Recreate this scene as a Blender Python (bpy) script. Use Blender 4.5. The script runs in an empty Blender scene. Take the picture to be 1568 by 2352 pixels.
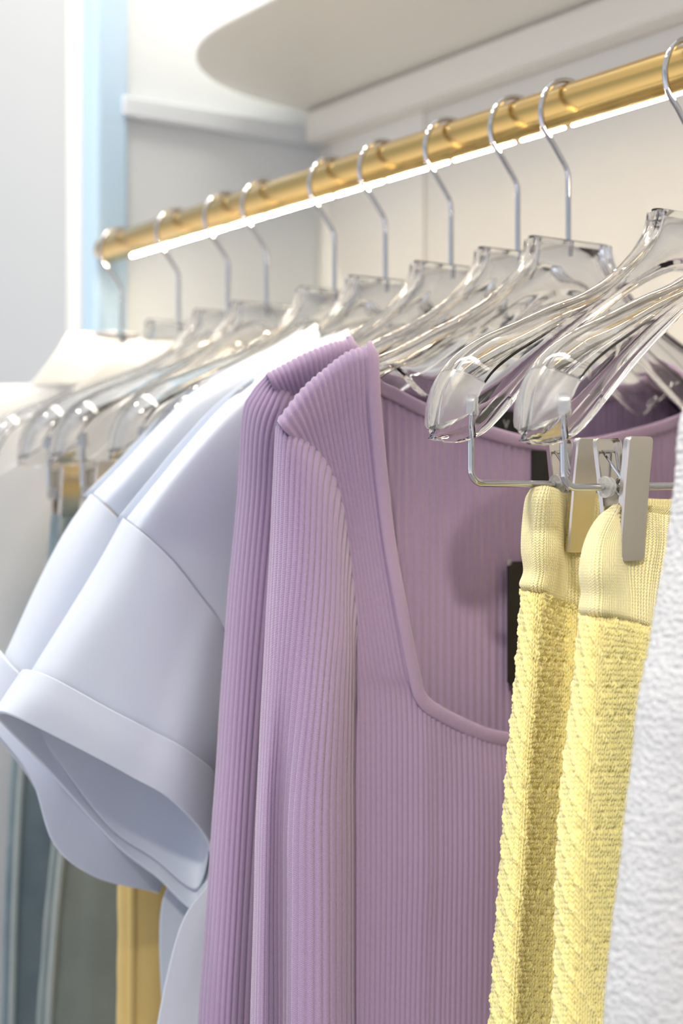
import bpy, math
import numpy as np
from mathutils import Vector

rng = np.random.RandomState(7)
scn = bpy.context.scene
COL = scn.collection
PI = math.pi

# ------------------------------------------------------------------ camera geometry
TH = math.atan(2468 / 3600); SN, CS = math.sin(TH), math.cos(TH)
FP = 3600.0; RAIL_Z = 1.55
CAM = (1.237 * CS, -1.237 * SN, RAIL_Z - 771 * 1.237 / FP)

def ray(px, py):
    a = (px - 784) / FP; b = (1176 - py) / FP
    return (a * SN - CS, a * CS + SN, b)
def atX(px, py, X):
    d = ray(px, py); t = (X - CAM[0]) / d[0]
    return (X, CAM[1] + d[1] * t, CAM[2] + d[2] * t)
def atY(px, py, Y):
    d = ray(px, py); t = (Y - CAM[1]) / d[1]
    return (CAM[0] + d[0] * t, Y, CAM[2] + d[2] * t)

# hanger planes along the rail
HX = [atY(p, 0, 0)[0] for p in (280, 411, 524, 612, 768, 885, 1036, 1189, 1305, 1592, 1800)]
X1, X2, X3, X4, X5, X6, X7, X8, X9, XA, XB = HX
XW = 0.565

# ------------------------------------------------------------------ materials
def new_mat(name):
    m = bpy.data.materials.new(name); m.use_nodes = True
    nt = m.node_tree
    return m, nt, nt.nodes['Principled BSDF'], nt.nodes['Material Output']

def pbr(name, col, rough=.5, metal=0, trans=0, ior=1.45, spec=.5, sheen=0, emit=None, es=0, sss=0):
    m, nt, b, o = new_mat(name)
    b.inputs['Base Color'].default_value = (*col, 1)
    b.inputs['Roughness'].default_value = rough
    b.inputs['Metallic'].default_value = metal
    b.inputs['Transmission Weight'].default_value = trans
    b.inputs['IOR'].default_value = ior
    b.inputs['Specular IOR Level'].default_value = spec
    if sheen:
        b.inputs['Sheen Weight'].default_value = sheen
        b.inputs['Sheen Roughness'].default_value = .5
    if emit:
        b.inputs['Emission Color'].default_value = (*emit, 1)
        b.inputs['Emission Strength'].default_value = es
    return m

def N(nt, t, **k):
    n = nt.nodes.new(t)
    for a, v in k.items(): setattr(n, a, v)
    return n
def mth(nt, op, a, b=None, c=None):
    n = nt.nodes.new('ShaderNodeMath'); n.operation = op
    for i, v in enumerate((a, b, c)):
        if v is None: continue
        if isinstance(v, (int, float)): n.inputs[i].default_value = v
        else: nt.links.new(v, n.inputs[i])
    return n.outputs[0]

def cloth(name, c1, c2, scale=300, bump=.0004, kind='jersey', rough=.85, sheen=.25, nscale=40, sss=0):
    """fabric: gently mottled colour, knit / weave relief from the UV map (u = ribs or stitches, v = rows)"""
    m, nt, b, o = new_mat(name)
    L = nt.links
    tc = N(nt, 'ShaderNodeTexCoord'); sep = N(nt, 'ShaderNodeSeparateXYZ'); L.new(tc.outputs['UV'], sep.inputs[0])
    no = N(nt, 'ShaderNodeTexNoise'); no.inputs['Scale'].default_value = nscale; no.inputs['Detail'].default_value = 6
    L.new(tc.outputs['Object'], no.inputs['Vector'])
    mix = N(nt, 'ShaderNodeMix', data_type='RGBA')
    mix.inputs[6].default_value = (*c1, 1); mix.inputs[7].default_value = (*c2, 1)
    L.new(no.outputs['Fac'], mix.inputs[0]); L.new(mix.outputs[2], b.inputs['Base Color'])
    b.inputs['Roughness'].default_value = rough; b.inputs['Specular IOR Level'].default_value = .2
    b.inputs['Sheen Weight'].default_value = sheen; b.inputs['Sheen Roughness'].default_value = .4
    fine = N(nt, 'ShaderNodeTexNoise'); fine.inputs['Scale'].default_value = scale * 5; fine.inputs['Detail'].default_value = 3
    L.new(tc.outputs['Object'], fine.inputs['Vector'])
    h = fine.outputs['Fac']
    if kind in ('stitch', 'rib'):
        u, v = sep.outputs[0], sep.outputs[1]
        f = mth(nt, 'ABSOLUTE', mth(nt, 'SUBTRACT', mth(nt, 'FRACT', u), .5))
        row = mth(nt, 'SINE', mth(nt, 'MULTIPLY', mth(nt, 'ADD', v, mth(nt, 'MULTIPLY', f, 1.6 if kind == 'stitch' else 2.4)), 2 * PI))
        row = mth(nt, 'MULTIPLY', mth(nt, 'ADD', row, 1), .5)
        hump = mth(nt, 'SINE', mth(nt, 'MULTIPLY', mth(nt, 'FRACT', u), PI))
        if kind == 'rib':
            h = mth(nt, 'ADD', mth(nt, 'MULTIPLY', row, .35), mth(nt, 'MULTIPLY', h, .8))
        else:
            h = mth(nt, 'ADD', mth(nt, 'ADD', mth(nt, 'MULTIPLY', row, .5), mth(nt, 'MULTIPLY', mth(nt, 'POWER', hump, .6), 1.3)), mth(nt, 'MULTIPLY', h, .5))
    elif kind == 'terry':
        vo = N(nt, 'ShaderNodeTexVoronoi'); vo.inputs['Scale'].default_value = scale
        L.new(tc.outputs['Object'], vo.inputs['Vector'])
        h = mth(nt, 'ADD', mth(nt, 'SUBTRACT', 1, vo.outputs['Distance']), mth(nt, 'MULTIPLY', h, .4))
    if sss:
        b.inputs['Subsurface Weight'].default_value = sss; b.inputs['Subsurface Radius'].default_value = (1.0, .75, .25); b.inputs['Subsurface Scale'].default_value = .003
    bp = N(nt, 'ShaderNodeBump'); bp.inputs['Strength'].default_value = 1; bp.inputs['Distance'].default_value = bump
    L.new(h, bp.inputs['Height']); L.new(bp.outputs[0], b.inputs['Normal'])
    return m

M = {}
def paint(name, col, rough=.5, spec=.4):
    m, nt, b, o = new_mat(name)
    tc = N(nt, 'ShaderNodeTexCoord'); no = N(nt, 'ShaderNodeTexNoise'); no.inputs['Scale'].default_value = 3
    nt.links.new(tc.outputs['Object'], no.inputs['Vector'])
    mix = N(nt, 'ShaderNodeMix', data_type='RGBA')
    mix.inputs[6].default_value = (*[c * .98 for c in col], 1); mix.inputs[7].default_value = (*[min(1, c * 1.02) for c in col], 1)
    nt.links.new(no.outputs['Fac'], mix.inputs[0]); nt.links.new(mix.outputs[2], b.inputs['Base Color'])
    b.inputs['Roughness'].default_value = rough; b.inputs['Specular IOR Level'].default_value = spec
    return m
M['wall'] = paint('wall_paint', (.89, .865, .80), .6)
M['spill'] = paint('light_spill_paint', (.96, .93, .86), .5)  # paler wall tone: spilled light put into the colour
M['side'] = paint('partition_paint', (.81, .845, .86), .5)
M['left'] = paint('grey_wall_paint', (.61, .62, .615), .5)
M['shelf'] = paint('shelf_lacquer', (.95, .92, .84), .3)
M['frame'] = paint('frame_enamel', (.76, .80, .84), .3)
M['white_trim'] = paint('white_trim_paint', (.95, .93, .88), .4)
M['blue_trim'] = paint('blue_daylight_trim', (.56, .74, .90), .3)  # blue daylight on the post edge, put into the colour
M['floor'] = paint('floor_tile', (.50, .47, .43), .35)
M['ceil'] = paint('ceiling_paint', (.88, .87, .85), .7)

def brushed(name, col, rough, aniso_scale):
    m, nt, b, o = new_mat(name); L = nt.links
    b.inputs['Base Color'].default_value = (*col, 1); b.inputs['Metallic'].default_value = 1
    tc = N(nt, 'ShaderNodeTexCoord'); mp = N(nt, 'ShaderNodeMapping'); mp.inputs['Scale'].default_value = aniso_scale
    no = N(nt, 'ShaderNodeTexNoise'); no.inputs['Scale'].default_value = 60; no.inputs['Detail'].default_value = 4
    L.new(tc.outputs['Object'], mp.inputs[0]); L.new(mp.outputs[0], no.inputs['Vector'])
    r = mth(nt, 'ADD', mth(nt, 'MULTIPLY', no.outputs['Fac'], rough * .5), rough * .75)
    L.new(r, b.inputs['Roughness'])
    return m
M['brass'] = brushed('brushed_brass', (.74, .50, .17), .18, (.3, 8, 8))
M['nickel'] = brushed('satin_nickel', (.74, .70, .65), .20, (3, 3, .5))
M['chrome'] = pbr('chrome', (.58, .59, .61), .05, 1)
M['acrylic'] = pbr('clear_acrylic', (.995, .99, .985), .0, 0, 1, 1.47)
M['frost'] = pbr('frosted_acrylic', (.98, .97, .95), .2, 0, .92, 1.42)
M['nylon'] = pbr('clear_nylon', (.9, .9, .88), .25, 0, .8, 1.45)
M['led'] = pbr('led_diffuser', (.9, .85, .75), .4, emit=(1, .84, .6), es=190)
M['white'] = cloth('white_jersey', (.71, .765, .87), (.74, .79, .88), 250, .00006, 'jersey', .8, .15)
M['shirt'] = cloth('white_shirting', (.84, .85, .85), (.88, .88, .88), 250, .0001, 'jersey', .8, .1)
M['lilac'] = cloth('lilac_rib_knit', (.345, .250, .405), (.40, .295, .45), 300, .00022, 'rib', .9, .5, 500)
M['lilac_band'] = cloth('lilac_binding', (.365, .27, .415), (.42, .31, .46), 300, .0002, 'jersey', .9, .5, 400)
M['yellow'] = cloth('yellow_pointelle_knit', (1.0, .83, .30), (1.0, .88, .42), 350, .00025, 'jersey', .9, .45, 250, .35)
M['yellow_rib'] = cloth('yellow_rib_knit', (1.0, .84, .42), (1.0, .89, .52), 350, .00055, 'stitch', .9, .45, 300, .35)
M['terry'] = cloth('white_terry', (.63, .645, .67), (.68, .69, .72), 420, .0016, 'terry', .95, .3)
M['denim'] = cloth('grey_blue_denim', (.14, .22, .27), (.38, .45, .47), 500, .0004, 'jersey', .9, .2, 22)
M['denim2'] = cloth('grey_green_denim', (.21, .27, .27), (.38, .43, .42), 500, .0004, 'jersey', .9, .2, 22)
M['denim_seam'] = cloth('denim_worn_seam', (.36, .42, .42), (.48, .52, .50), 500, .0004, 'jersey', .9, .2, 60)
M['mustard'] = cloth('yellow_twill', (.78, .56, .20), (.84, .62, .25), 500, .0002, 'jersey', .85, .2, 60)
M['black'] = pbr('black_card', (.012, .011, .010), .55)
M['label_black'] = pbr('black_satin_label', (.008, .008, .009), .6)
M['print'] = pbr('white_print', (.55, .55, .55), .6)

# ------------------------------------------------------------------ mesh helpers
def mesh_obj(name, V, Fc, mat, parent=None, uv=None, smooth=True):
    me = bpy.data.meshes.new(name)
    V = np.asarray(V, dtype=float)
    Fc = np.asarray(Fc) if not isinstance(Fc, list) else Fc
    if isinstance(Fc, np.ndarray):
        me.vertices.add(len(V)); me.vertices.foreach_set('co', V.astype(np.float32).ravel())
        nf, k = Fc.shape
        me.loops.add(nf * k); me.loops.foreach_set('vertex_index', Fc.astype(np.int32).ravel())
        me.polygons.add(nf); me.polygons.foreach_set('loop_start', np.arange(0, nf * k, k, dtype=np.int32))
        me.update(calc_edges=True)
        if uv is not None:
            l = me.uv_layers.new(name='UVMap')
            l.data.foreach_set('uv', np.asarray(uv, dtype=np.float32)[Fc.ravel()].ravel())
    else:
        me.from_pydata([tuple(v) for v in V], [], [tuple(f) for f in Fc])
    me.validate(); me.update()
    if smooth:
        me.polygons.foreach_set('use_smooth', np.ones(len(me.polygons), dtype=bool))
    me.materials.append(mat)
    o = bpy.data.objects.new(name, me); COL.objects.link(o)
    if parent: o.parent = parent
    return o

def tag(o, label=None, cat=None, group=None, kind=None):
    if label: o['label'] = label
    if cat: o['category'] = cat
    if group: o['group'] = group
    if kind: o['kind'] = kind
    return o
def thing(name, label, cat, group=None):
    e = bpy.data.objects.new(name, None); e.empty_display_size = .02; COL.objects.link(e)
    return tag(e, label, cat, group)

class MB:
    """collects pieces of ONE part"""
    def __init__(s): s.V = []; s.F = []
    def add(s, V, F):
        n = len(s.V); s.V += [tuple(v) for v in V]; s.F += [tuple(i + n for i in f) for f in F]
    def box(s, x0, x1, y0, y1, z0, z1):
        V = [(x, y, z) for x in (x0, x1) for y in (y0, y1) for z in (z0, z1)]
        s.add(V, [(0, 1, 3, 2), (4, 6, 7, 5), (0, 4, 5, 1), (2, 3, 7, 6), (0, 2, 6, 4), (1, 5, 7, 3)])
    def loft(s, rings, cap=True, closed=True):
        n = len(rings[0]); V = [p for r in rings for p in r]; F = []
        for i in range(len(rings) - 1):
            for j in range(n if closed else n - 1):
                k = (j + 1) % n
                F.append((i * n + j, i * n + k, (i + 1) * n + k, (i + 1) * n + j))
        if cap:
            F.append(tuple(range(n))[::-1]); F.append(tuple((len(rings) - 1) * n + j for j in range(n)))
        s.add(V, F)
    def tube(s, pts, r, n=16, axis=None, rb=None, cap=True):
        P = [Vector(p) for p in pts]; rings = []
        up = None
        for i, p in enumerate(P):
            t = (P[min(i + 1, len(P) - 1)] - P[max(i - 1, 0)]).normalized()
            if axis is not None: b = Vector(axis)
            else:
                if up is None: up = Vector((0, 0, 1)) if abs(t.z) < .9 else Vector((1, 0, 0))
                b = up - t * up.dot(t); b.normalize(); up = b
            a = t.cross(b).normalized(); b = a.cross(t).normalized()
            rr = r[i] if isinstance(r, (list, tuple)) else r
            r2 = rb if rb is not None else rr
            rings.append([p + a * math.cos(q) * rr + b * math.sin(q) * r2 for q in [2 * PI * k / n for k in range(n)]])
        s.loft(rings, cap)
    def lathe(s, prof, n=32, axis='z', c=(0, 0, 0)):
        rings = []
        for (r, h) in prof:
            ring = []
            for k in range(n):
                q = 2 * PI * k / n; a, b = r * math.cos(q), r * math.sin(q)
                v = (a, b, h) if axis == 'z' else ((h, a, b) if axis == 'x' else (a, h, b))
                ring.append((v[0] + c[0], v[1] + c[1], v[2] + c[2]))
            rings.append(ring)
        s.loft(rings)
    def make(s, name, mat, parent=None, smooth=True, bevel=0, auto=35):
        o = mesh_obj(name, s.V, s.F, mat, parent, smooth=False)
        import bmesh
        bm = bmesh.new(); bm.from_mesh(o.data); bmesh.ops.recalc_face_normals(bm, faces=bm.faces)
        if smooth:
            for f in bm.faces: f.smooth = True
            for e in bm.edges:
                if len(e.link_faces) == 2 and e.calc_face_angle(0) > math.radians(auto): e.smooth = False
        bm.to_mesh(o.data); bm.free()
        if bevel:
            b = o.modifiers.new('bevel', 'BEVEL'); b.width = bevel; b.segments = 3; b.limit_method = 'ANGLE'
            b.harden_normals = False
        return o

def catmull(n, t, closed=False):
    """weights (len(t) x n) of a Catmull-Rom spline through n control points"""
    W = np.zeros((len(t), n)); i = np.floor(t).astype(int)
    if not closed: i = np.clip(i, 0, n - 2)
    f = t - i
    w = [-.5 * f + f * f - .5 * f ** 3, 1 - 2.5 * f * f + 1.5 * f ** 3, .5 * f + 2 * f * f - 1.5 * f ** 3, -.5 * f * f + .5 * f ** 3]
    r = np.arange(len(t))
    for k in range(4):
        j = i + k - 1
        if closed: np.add.at(W, (r, j % n), w[k])
        else:
            lo = j < 0; hi = j > n - 1; ok = ~(lo | hi)
            np.add.at(W, (r[ok], j[ok]), w[k][ok])
            if lo.any(): np.add.at(W, (r[lo], 0), 2 * w[k][lo]); np.add.at(W, (r[lo], 1), -w[k][lo])
            if hi.any(): np.add.at(W, (r[hi], n - 1), 2 * w[k][hi]); np.add.at(W, (r[hi], n - 2), -w[k][hi])
    return W

def smooth_noise(a, b, seed, n=5, fmin=1., fmax=4.):
    g = np.random.RandomState(seed); s = 0
    for _ in range(n):
        fa, fb = g.uniform(fmin, fmax), g.uniform(fmin, fmax)
        s = s + np.sin(a * fa + b * fb + g.uniform(0, 7)) * np.sin(b * fa - a * fb + g.uniform(0, 7))
    return s / n

def sheet(C, R, tu, tv, closed=False, disp=None, vscale=1.1e-3):
    """C: control grid (rows, cols, 3); R: u-coordinate per column; disp(Rg, Lg, P) -> height along the normal"""
    C = np.array(C, dtype=float); nr, nc = C.shape[:2]
    Wu = catmull(nc, tu, closed); Wv = catmull(nr, tv)
    P = np.einsum('ai,ijk,bj->abk', Wv, C, Wu)
    if closed:
        Rr = np.concatenate([R, [R[-1] + (R[-1] - R[-2])]]); Rg = np.interp(tu, np.arange(nc + 1), Rr)
    else: Rg = np.interp(tu, np.arange(nc), R)
    Rg = np.repeat(Rg[None, :], len(tv), 0)
    mid = P[:, len(tu) // 3]
    ln = np.concatenate([[0], np.cumsum(np.linalg.norm(np.diff(mid, axis=0), axis=1))])
    Lg = np.repeat(ln[:, None], len(tu), 1)
    if disp is not None:
        du = np.gradient(P, axis=1); dv = np.gradient(P, axis=0)
        if closed:
            du[:, 0] = P[:, 1] - P[:, -2]; du[:, -1] = du[:, 0]
        n = np.cross(dv, du); n /= (np.linalg.norm(n, axis=2, keepdims=True) + 1e-12)
        P = P + n * disp(Rg, Lg, P)[..., None]
    a, b = P.shape[:2]
    idx = np.arange(a * b).reshape(a, b)
    F = np.stack([idx[:-1, :-1], idx[1:, :-1], idx[1:, 1:], idx[:-1, 1:]], -1).reshape(-1, 4)
    UV = np.stack([Rg, Lg / vscale], -1).reshape(-1, 2)
    return P.reshape(-1, 3), F, UV

def join(parts):
    V, F, U = [], [], []; n = 0
    for (v, f, u) in parts:
        V.append(v); F.append(f + n); U.append(u); n += len(v)
    return np.concatenate(V), np.concatenate(F), np.concatenate(U)
def mirror(p):
    v, f, u = p; v = v.copy(); v[:, 1] *= -1
    return v, f[:, ::-1].copy(), u
def cloth_obj(name, parts, mat, parent=None, thick=.0012, off=-1):
    V, F, U = join(parts)
    o = mesh_obj(name, V, F, mat, parent, uv=U)
    if thick:
        s = o.modifiers.new('thickness', 'SOLIDIFY'); s.thickness = thick; s.offset = off
    return o
def lin(a, b, n): return np.linspace(a, b, n)
def grid(X, rows): return [[atX(p[0], p[1], X + p[2]) for p in r] for r in rows]

def ribf(amp, wob=0.0):
    def f(R, L, P):
        h = amp * (np.abs(np.sin(PI * R)) ** .55 - .6)
        if wob: h = h + wob * smooth_noise(P[..., 1] * 40, P[..., 2] * 14, 3)
        return h
    return f

# ------------------------------------------------------------------ the setting
def structure(name, boxes, mat, bevel=0):
    b = MB()
    for q in boxes: b.box(*q)
    return tag(b.make(name, mat, bevel=bevel, smooth=bool(bevel)), kind='structure')
YW = .27
structure('floor', [(-2.2, 3.2, -3.2, .5, -.05, 0)], M['floor'])
structure('ceiling', [(-2.2, 3.2, -3.2, .5, 2.9, 2.95)], M['ceil'])
structure('wall_back', [(-.44, 3.2, YW, YW + .1, 0, 2.9)], M['wall'])
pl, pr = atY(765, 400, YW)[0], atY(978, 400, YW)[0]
structure('light_spill_strip', [(pl, pr, YW - .004, YW, 0, 2.9)], M['spill'], .001)  # thin board on the back wall carrying the painted light spill
structure('wall_partition', [(-.455, -.44, .03, YW + .1, 0, 2.9)], M['side'])
structure('wall_left', [(-2.2, -.492, .02, .12, 0, 2.9)], M['left'])
structure('trim_2', [(-.492, -.462, -.012, .03, 0, 2.9)], M['white_trim'], .004)
structure('trim_3', [(-.462, -.428, -.008, .03, 0, 2.9)], M['blue_trim'], .006)

# shelf above the rail
sh = thing('wall_shelf', 'cream shelf with a rounded end mounted above the brass rail', 'shelf')
b = MB()
ZS = 1.727
out = []
for k in range(0, 41):
    q = PI * k / 80
    out.append((-.205 - .225 * math.cos(q) ** .9, YW - .252 * math.sin(q) ** .95))
poly = out + [(2.0, YW - .252), (2.0, YW)]
top = [(x, y, ZS + .022) for x, y in poly]; bot = [(x, y, ZS) for x, y in poly]
b.loft([bot, top]); b.make('shelf_board', M['shelf'], sh, bevel=.002)
b = MB(); b.box(-.425, 2.0, YW - .03, YW, 1.690, ZS - .001); b.make('rear_beam', M['shelf'], sh, bevel=.006)
b = MB(); b.box(-.439, -.424, .022, YW - .002, 1.690, 1.711); b.make('side_bar', M['frame'], sh, bevel=.002)

# ------------------------------------------------------------------ rail
rail = thing('clothes_rail', 'brushed brass clothes rail with a glowing light strip underneath', 'rail')
RR = .0138
b = MB()
prof = [(.001, -.427), (.006, -.4268), (.010, -.4255), (.0128, -.4225), (RR, -.417), (RR, 1.45)]
b.lathe(prof, 96, 'x', (0, 0, RAIL_Z)); b.make('rod', M['brass'], rail, auto=60)
sa = math.radians(-62)      # the strip sits low on the front face of the rod
gaps = [HX[i] for i in range(1, 11)]
x0 = atY(300, 590, 0)[0]; edges = [x0] + gaps + [.55, .75, .95, 1.15, 1.40]
for i in range(len(edges) - 1):
    a, c = edges[i] + .003, edges[i + 1] - .003
    if c - a < .01: continue
    b = MB()
    z = RAIL_Z - RR + .0004
    b.tube([(a, .0, z), (a + .001, 0, z), (c - .001, 0, z), (c, 0, z)], [.0005, .0014, .0014, .0005], 12)
    b.make('light_strip', M['led'], rail)
for xx in (1.30,):
    b = MB(); b.tube([(xx, 0, RAIL_Z), (xx, YW, RAIL_Z)], .008, 16); b.make('wall_bracket', M['brass'], rail)

# ------------------------------------------------------------------ hangers
def spline2(pts, n):
    P = np.array(pts, float); W = catmull(len(P), lin(0, len(P) - 1, n)); return W @ P

crest_px = [(1490, 467), (1447, 542), (1393, 605), (1325, 650), (1244, 695), (1149, 736), (1077, 777), (1027, 813), (991, 853), (973, 903), (964, 984)]
# half outline in (y, z) below the rail centre, centre to tip
CREST = [(.033, -.088), (.0365, -.100), (.048, -.114), (.066, -.129), (.088, -.141), (.112, -.150), (.136, -.160), (.160, -.170), (.178, -.181), (.190, -.195), (.1950, -.208), (.1962, -.2215)]
CREST_TOP = [(y, z - .005 * min(1, max(0, (y - .08) / .05))) for y, z in CREST]
def arc_interp(pts, n):
    P = np.array(pts, float); d = np.r_[0, np.cumsum(np.linalg.norm(np.diff(P, axis=0), axis=1))]
    W = catmull(len(P), lin(0, len(P) - 1, 400)); Q = W @ P
    d = np.r_[0, np.cumsum(np.linalg.norm(np.diff(Q, axis=0), axis=1))]
    t = lin(0, d[-1], n)
    return np.stack([np.interp(t, d, Q[:, 0]), np.interp(t, d, Q[:, 1])], 1)

def flange_half(sgn, i0, i1, width, thick, n=44, frm=CREST):
    """arched strip along the crest, closed solid"""
    Q = arc_interp(frm, n)
    T = np.gradient(Q, axis=0); T /= np.linalg.norm(T, axis=1, keepdims=True)
    rings = []
    for k in range(int(i0 * (n - 1)), int(i1 * (n - 1)) + 1):
        s = k / (n - 1); w = width(s); th = thick(s)
        y, z = Q[k]; t = T[k]; nn = (t[1], -t[0])          # pointing inward/down
        if nn[1] > 0 and s < .8: nn = (-nn[0], -nn[1])
        inward = (-abs(nn[0]), -abs(nn[1]))
        ring = []
        m = 9
        for j in range(m):
            a = -1 + 2 * j / (m - 1); dip = w * .30 * (abs(a) ** 2.2); lift = .010 * abs(a) ** 2 * max(0, (s - .9) / .1)
            ring.append((a * w / 2, sgn * (y + inward[0] * dip), z + inward[1] * dip + lift))
        for j in range(m):
            a = 1 - 2 * j / (m - 1); dip = w * .30 * (abs(a) ** 2.2) + th * (1 - .45 * abs(a) ** 3); lift = .010 * abs(a) ** 2 * max(0, (s - .9) / .1)
            ring.append((a * (w / 2 - th * .25), sgn * (y + inward[0] * dip), z + inward[1] * dip + lift))
        rings.append(ring)
    return rings

def body_half(lower, sgn, n=40, frm=CREST):
    """web plate between crest and lower edge with a thickened lower bead"""
    A = arc_interp(frm, n); B = arc_interp(lower, n); rings = []
    for k in range(n):
        a, c = A[k] * .999, B[k]
        s = k / (n - 1)
        a = A[k] + (B[k] - A[k]) * .04
        prof = [(0, .0042), (.12, .0030), (.45, .0016), (.8, .0020), (.9, .0036), (.97, .0036), (1, .0022)]
        f = 1 + 0.7 * max(0, 1 - s * 5)
        ring = [(h * f, sgn * (a[0] + (c[0] - a[0]) * t), a[1] + (c[1] - a[1]) * t) for t, h in prof]
        ring += [(-h * f, sgn * (a[0] + (c[0] - a[0]) * t), a[1] + (c[1] - a[1]) * t) for t, h in prof[::-1]]
        rings.append(ring)
    return rings

LOW_TOP = [(.0, -.128), (.02, -.134), (.045, -.150), (.07, -.168), (.098, -.188), (.112, -.196), (.122, -.192), (.134, -.182), (.146, -.176), (.165, -.184), (.185, -.204), (.196, -.226)]
LOW_CLIP = [(.0, -.122), (.02, -.124), (.045, -.134), (.07, -.149), (.095, -.166), (.118, -.184), (.140, -.204), (.152, -.215), (.162, -.2225), (.175, -.2275), (.188, -.2285), (.196, -.2265)]

def hook(parent, x=0):
    P = []
    c = (0, -.0075 + .0)      # loop centre (y, z)
    r = .0238
    for k in range(33):
        a = math.radians(8 + (212 - 8) * k / 32)
        P.append((x, c[0] + r * math.cos(a), c[1] + r * math.sin(a)))
    P += [(x, -.0135, -.0265), (x, -.0065, -.0350), (x, -.0022, -.0405), (x, -.0004, -.0445), (x, 0, -.050), (x, 0, -.075), (x, 0, -.098)]
    b = MB(); b.tube(P, [.0012] + [.00185] * (len(P) - 2) + [.0018], 14, axis=(1, 0, 0))
    return b.make('hook', M['chrome'], parent)

def clip_parts(parent, y, sgn=1):
    """spring clip centred on the cross bar at y; bar is at z=-.2500"""
    zc = -.2495; W = .0182
    e = None
    for side, nm in ((1, 'front_jaw'), (-1, 'rear_jaw')):
        b = MB(); rings = []
        # plate: outer sheet with rolled sides (a shallow channel), narrower at the top gap
        for (z, x, cut) in ((.0254, .0128, .0026), (.0252, .0135, .0018), (.0245, .0136, .0007), (.0232, .0134, 0), (.018, .0127, 0), (.0, .0101, 0), (-.02, .0078, 0), (-.0360, .0062, 0), (-.0372, .0060, .0007), (-.0379, .0059, .0018), (-.0381, .0052, .0026)):
            h = W / 2 - cut
            ring = []
            for (yy, dx) in ((-h, -.0036), (-h, -.0008), (-h + .0009, 0), (h - .0009, 0), (h, -.0008), (h, -.0036), (h - .0009, -.0036), (h - .0009, -.0010), (-h + .0009, -.0010), (-h + .0009, -.0036)):
                ring.append((side * (x + dx), y + yy, zc + z))
            rings.append(ring)
        b.loft(rings); b.make(nm, M['nickel'], parent, auto=30)
    # spring: coil round the bar and two legs up inside each jaw
    b = MB()
    P = []
    for k in range(61):
        a = 2 * PI * 3 * k / 60
        P.append((.0042 * math.cos(a), y - .003 + .006 * k / 60, zc + .0042 * math.sin(a)))
    P = [(-.0100, y - .0045, zc + .0185), (-.0100, y - .0042, zc + .0180)] + P[2:]
    P += [(.0100, y + .0042, zc + .018)]
    b.tube(P, .0007, 8)
    b.tube([(-.0103, y - .0046, zc + .0185), (-.0103, y + .0040, zc + .0185), (-.0096, y + .0046, zc + .0175), (-.004, y + .0030, zc)], .0007, 8)
    b.make('spring', M['chrome'], parent)
    for q in (-1, 1):
        b = MB()
        b.lathe([(.0021, -.0022), (.0052, -.0022), (.0056, -.0012), (.0040, -.0004), (.0040, .0006), (.0050, .0010), (.0050, .0022), (.0021, .0022)], 24, 'y', (0, y + q * .0118, zc))
        b.make('washer', M['nylon'], parent)

def make_hanger(kind, clip_y=(-.126, .126)):
    e = bpy.data.objects.new('clip_hanger' if kind == 'clip' else 'clothes_hanger', None); COL.objects.link(e); e.empty_display_size = .02
    low = LOW_CLIP if kind == 'clip' else LOW_TOP
    wmax = .039 if kind == 'clip' else .028
    def wid(s):
        k = min(1, max(0, (s - .18) / .62)); k = k * k * (3 - 2 * k)
        return .0105 + (wmax - .0105) * k
    th = lambda s: .0034; fr_ = CREST if kind == 'clip' else CREST_TOP
    b = MB()
    L = flange_half(-1, 0, .86, wid, th, 60, fr_); R = flange_half(1, 0, .86, wid, th, 60, fr_)
    b.loft(L[::-1] + R)      # continuous from left shoulder across the flat neck top to the right shoulder
    A = body_half(low, -1, 40, fr_); B2 = body_half(low, 1, 40, fr_)
    b.loft(A[::-1] + B2)
    b.make('arms', M['acrylic'], e, auto=50)
    for s in (-1, 1):
        b = MB(); b.loft(flange_half(s, .86, 1, wid, lambda q: .0038, 60, fr_)); b.make('shoulder_tip', M['frost'], e, auto=50)
    hook(e)
    if kind == 'clip':
        zb = -.2495; yv = .170
        P = [(0, -yv, -.2040), (0, -yv, -.24)]
        for k in range(9):
            a = PI + (PI / 2) * k / 8
            P.append((0, -yv + .0075 + .0075 * math.cos(a), zb + .0075 + .0075 * math.sin(a)))
        Q = [(0, -p[1], p[2]) for p in P[::-1]]
        b = MB(); b.tube(P + Q, .0019, 14, axis=(1, 0, 0)); b.make('clip_bar', M['chrome'], e)
        for s in (-1, 1):
            b = MB(); b.lathe([(.0019, -.2135), (.0040, -.2135), (.0044, -.211), (.0040, -.2095), (.0044, -.208), (.0040, -.2065), (.0044, -.205), (.0040, -.2025), (.0019, -.2025)], 24, 'z', (0, s * yv, 0))
            b.make('ferrule', M['chrome'], e)
        for yy in clip_y: clip_parts(e, yy)
    return e

def copy_tree(o, parent=None):
    c = o.copy(); COL.objects.link(c); c.parent = parent
    for ch in list(o.children): copy_tree(ch, c)
    return c

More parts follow.
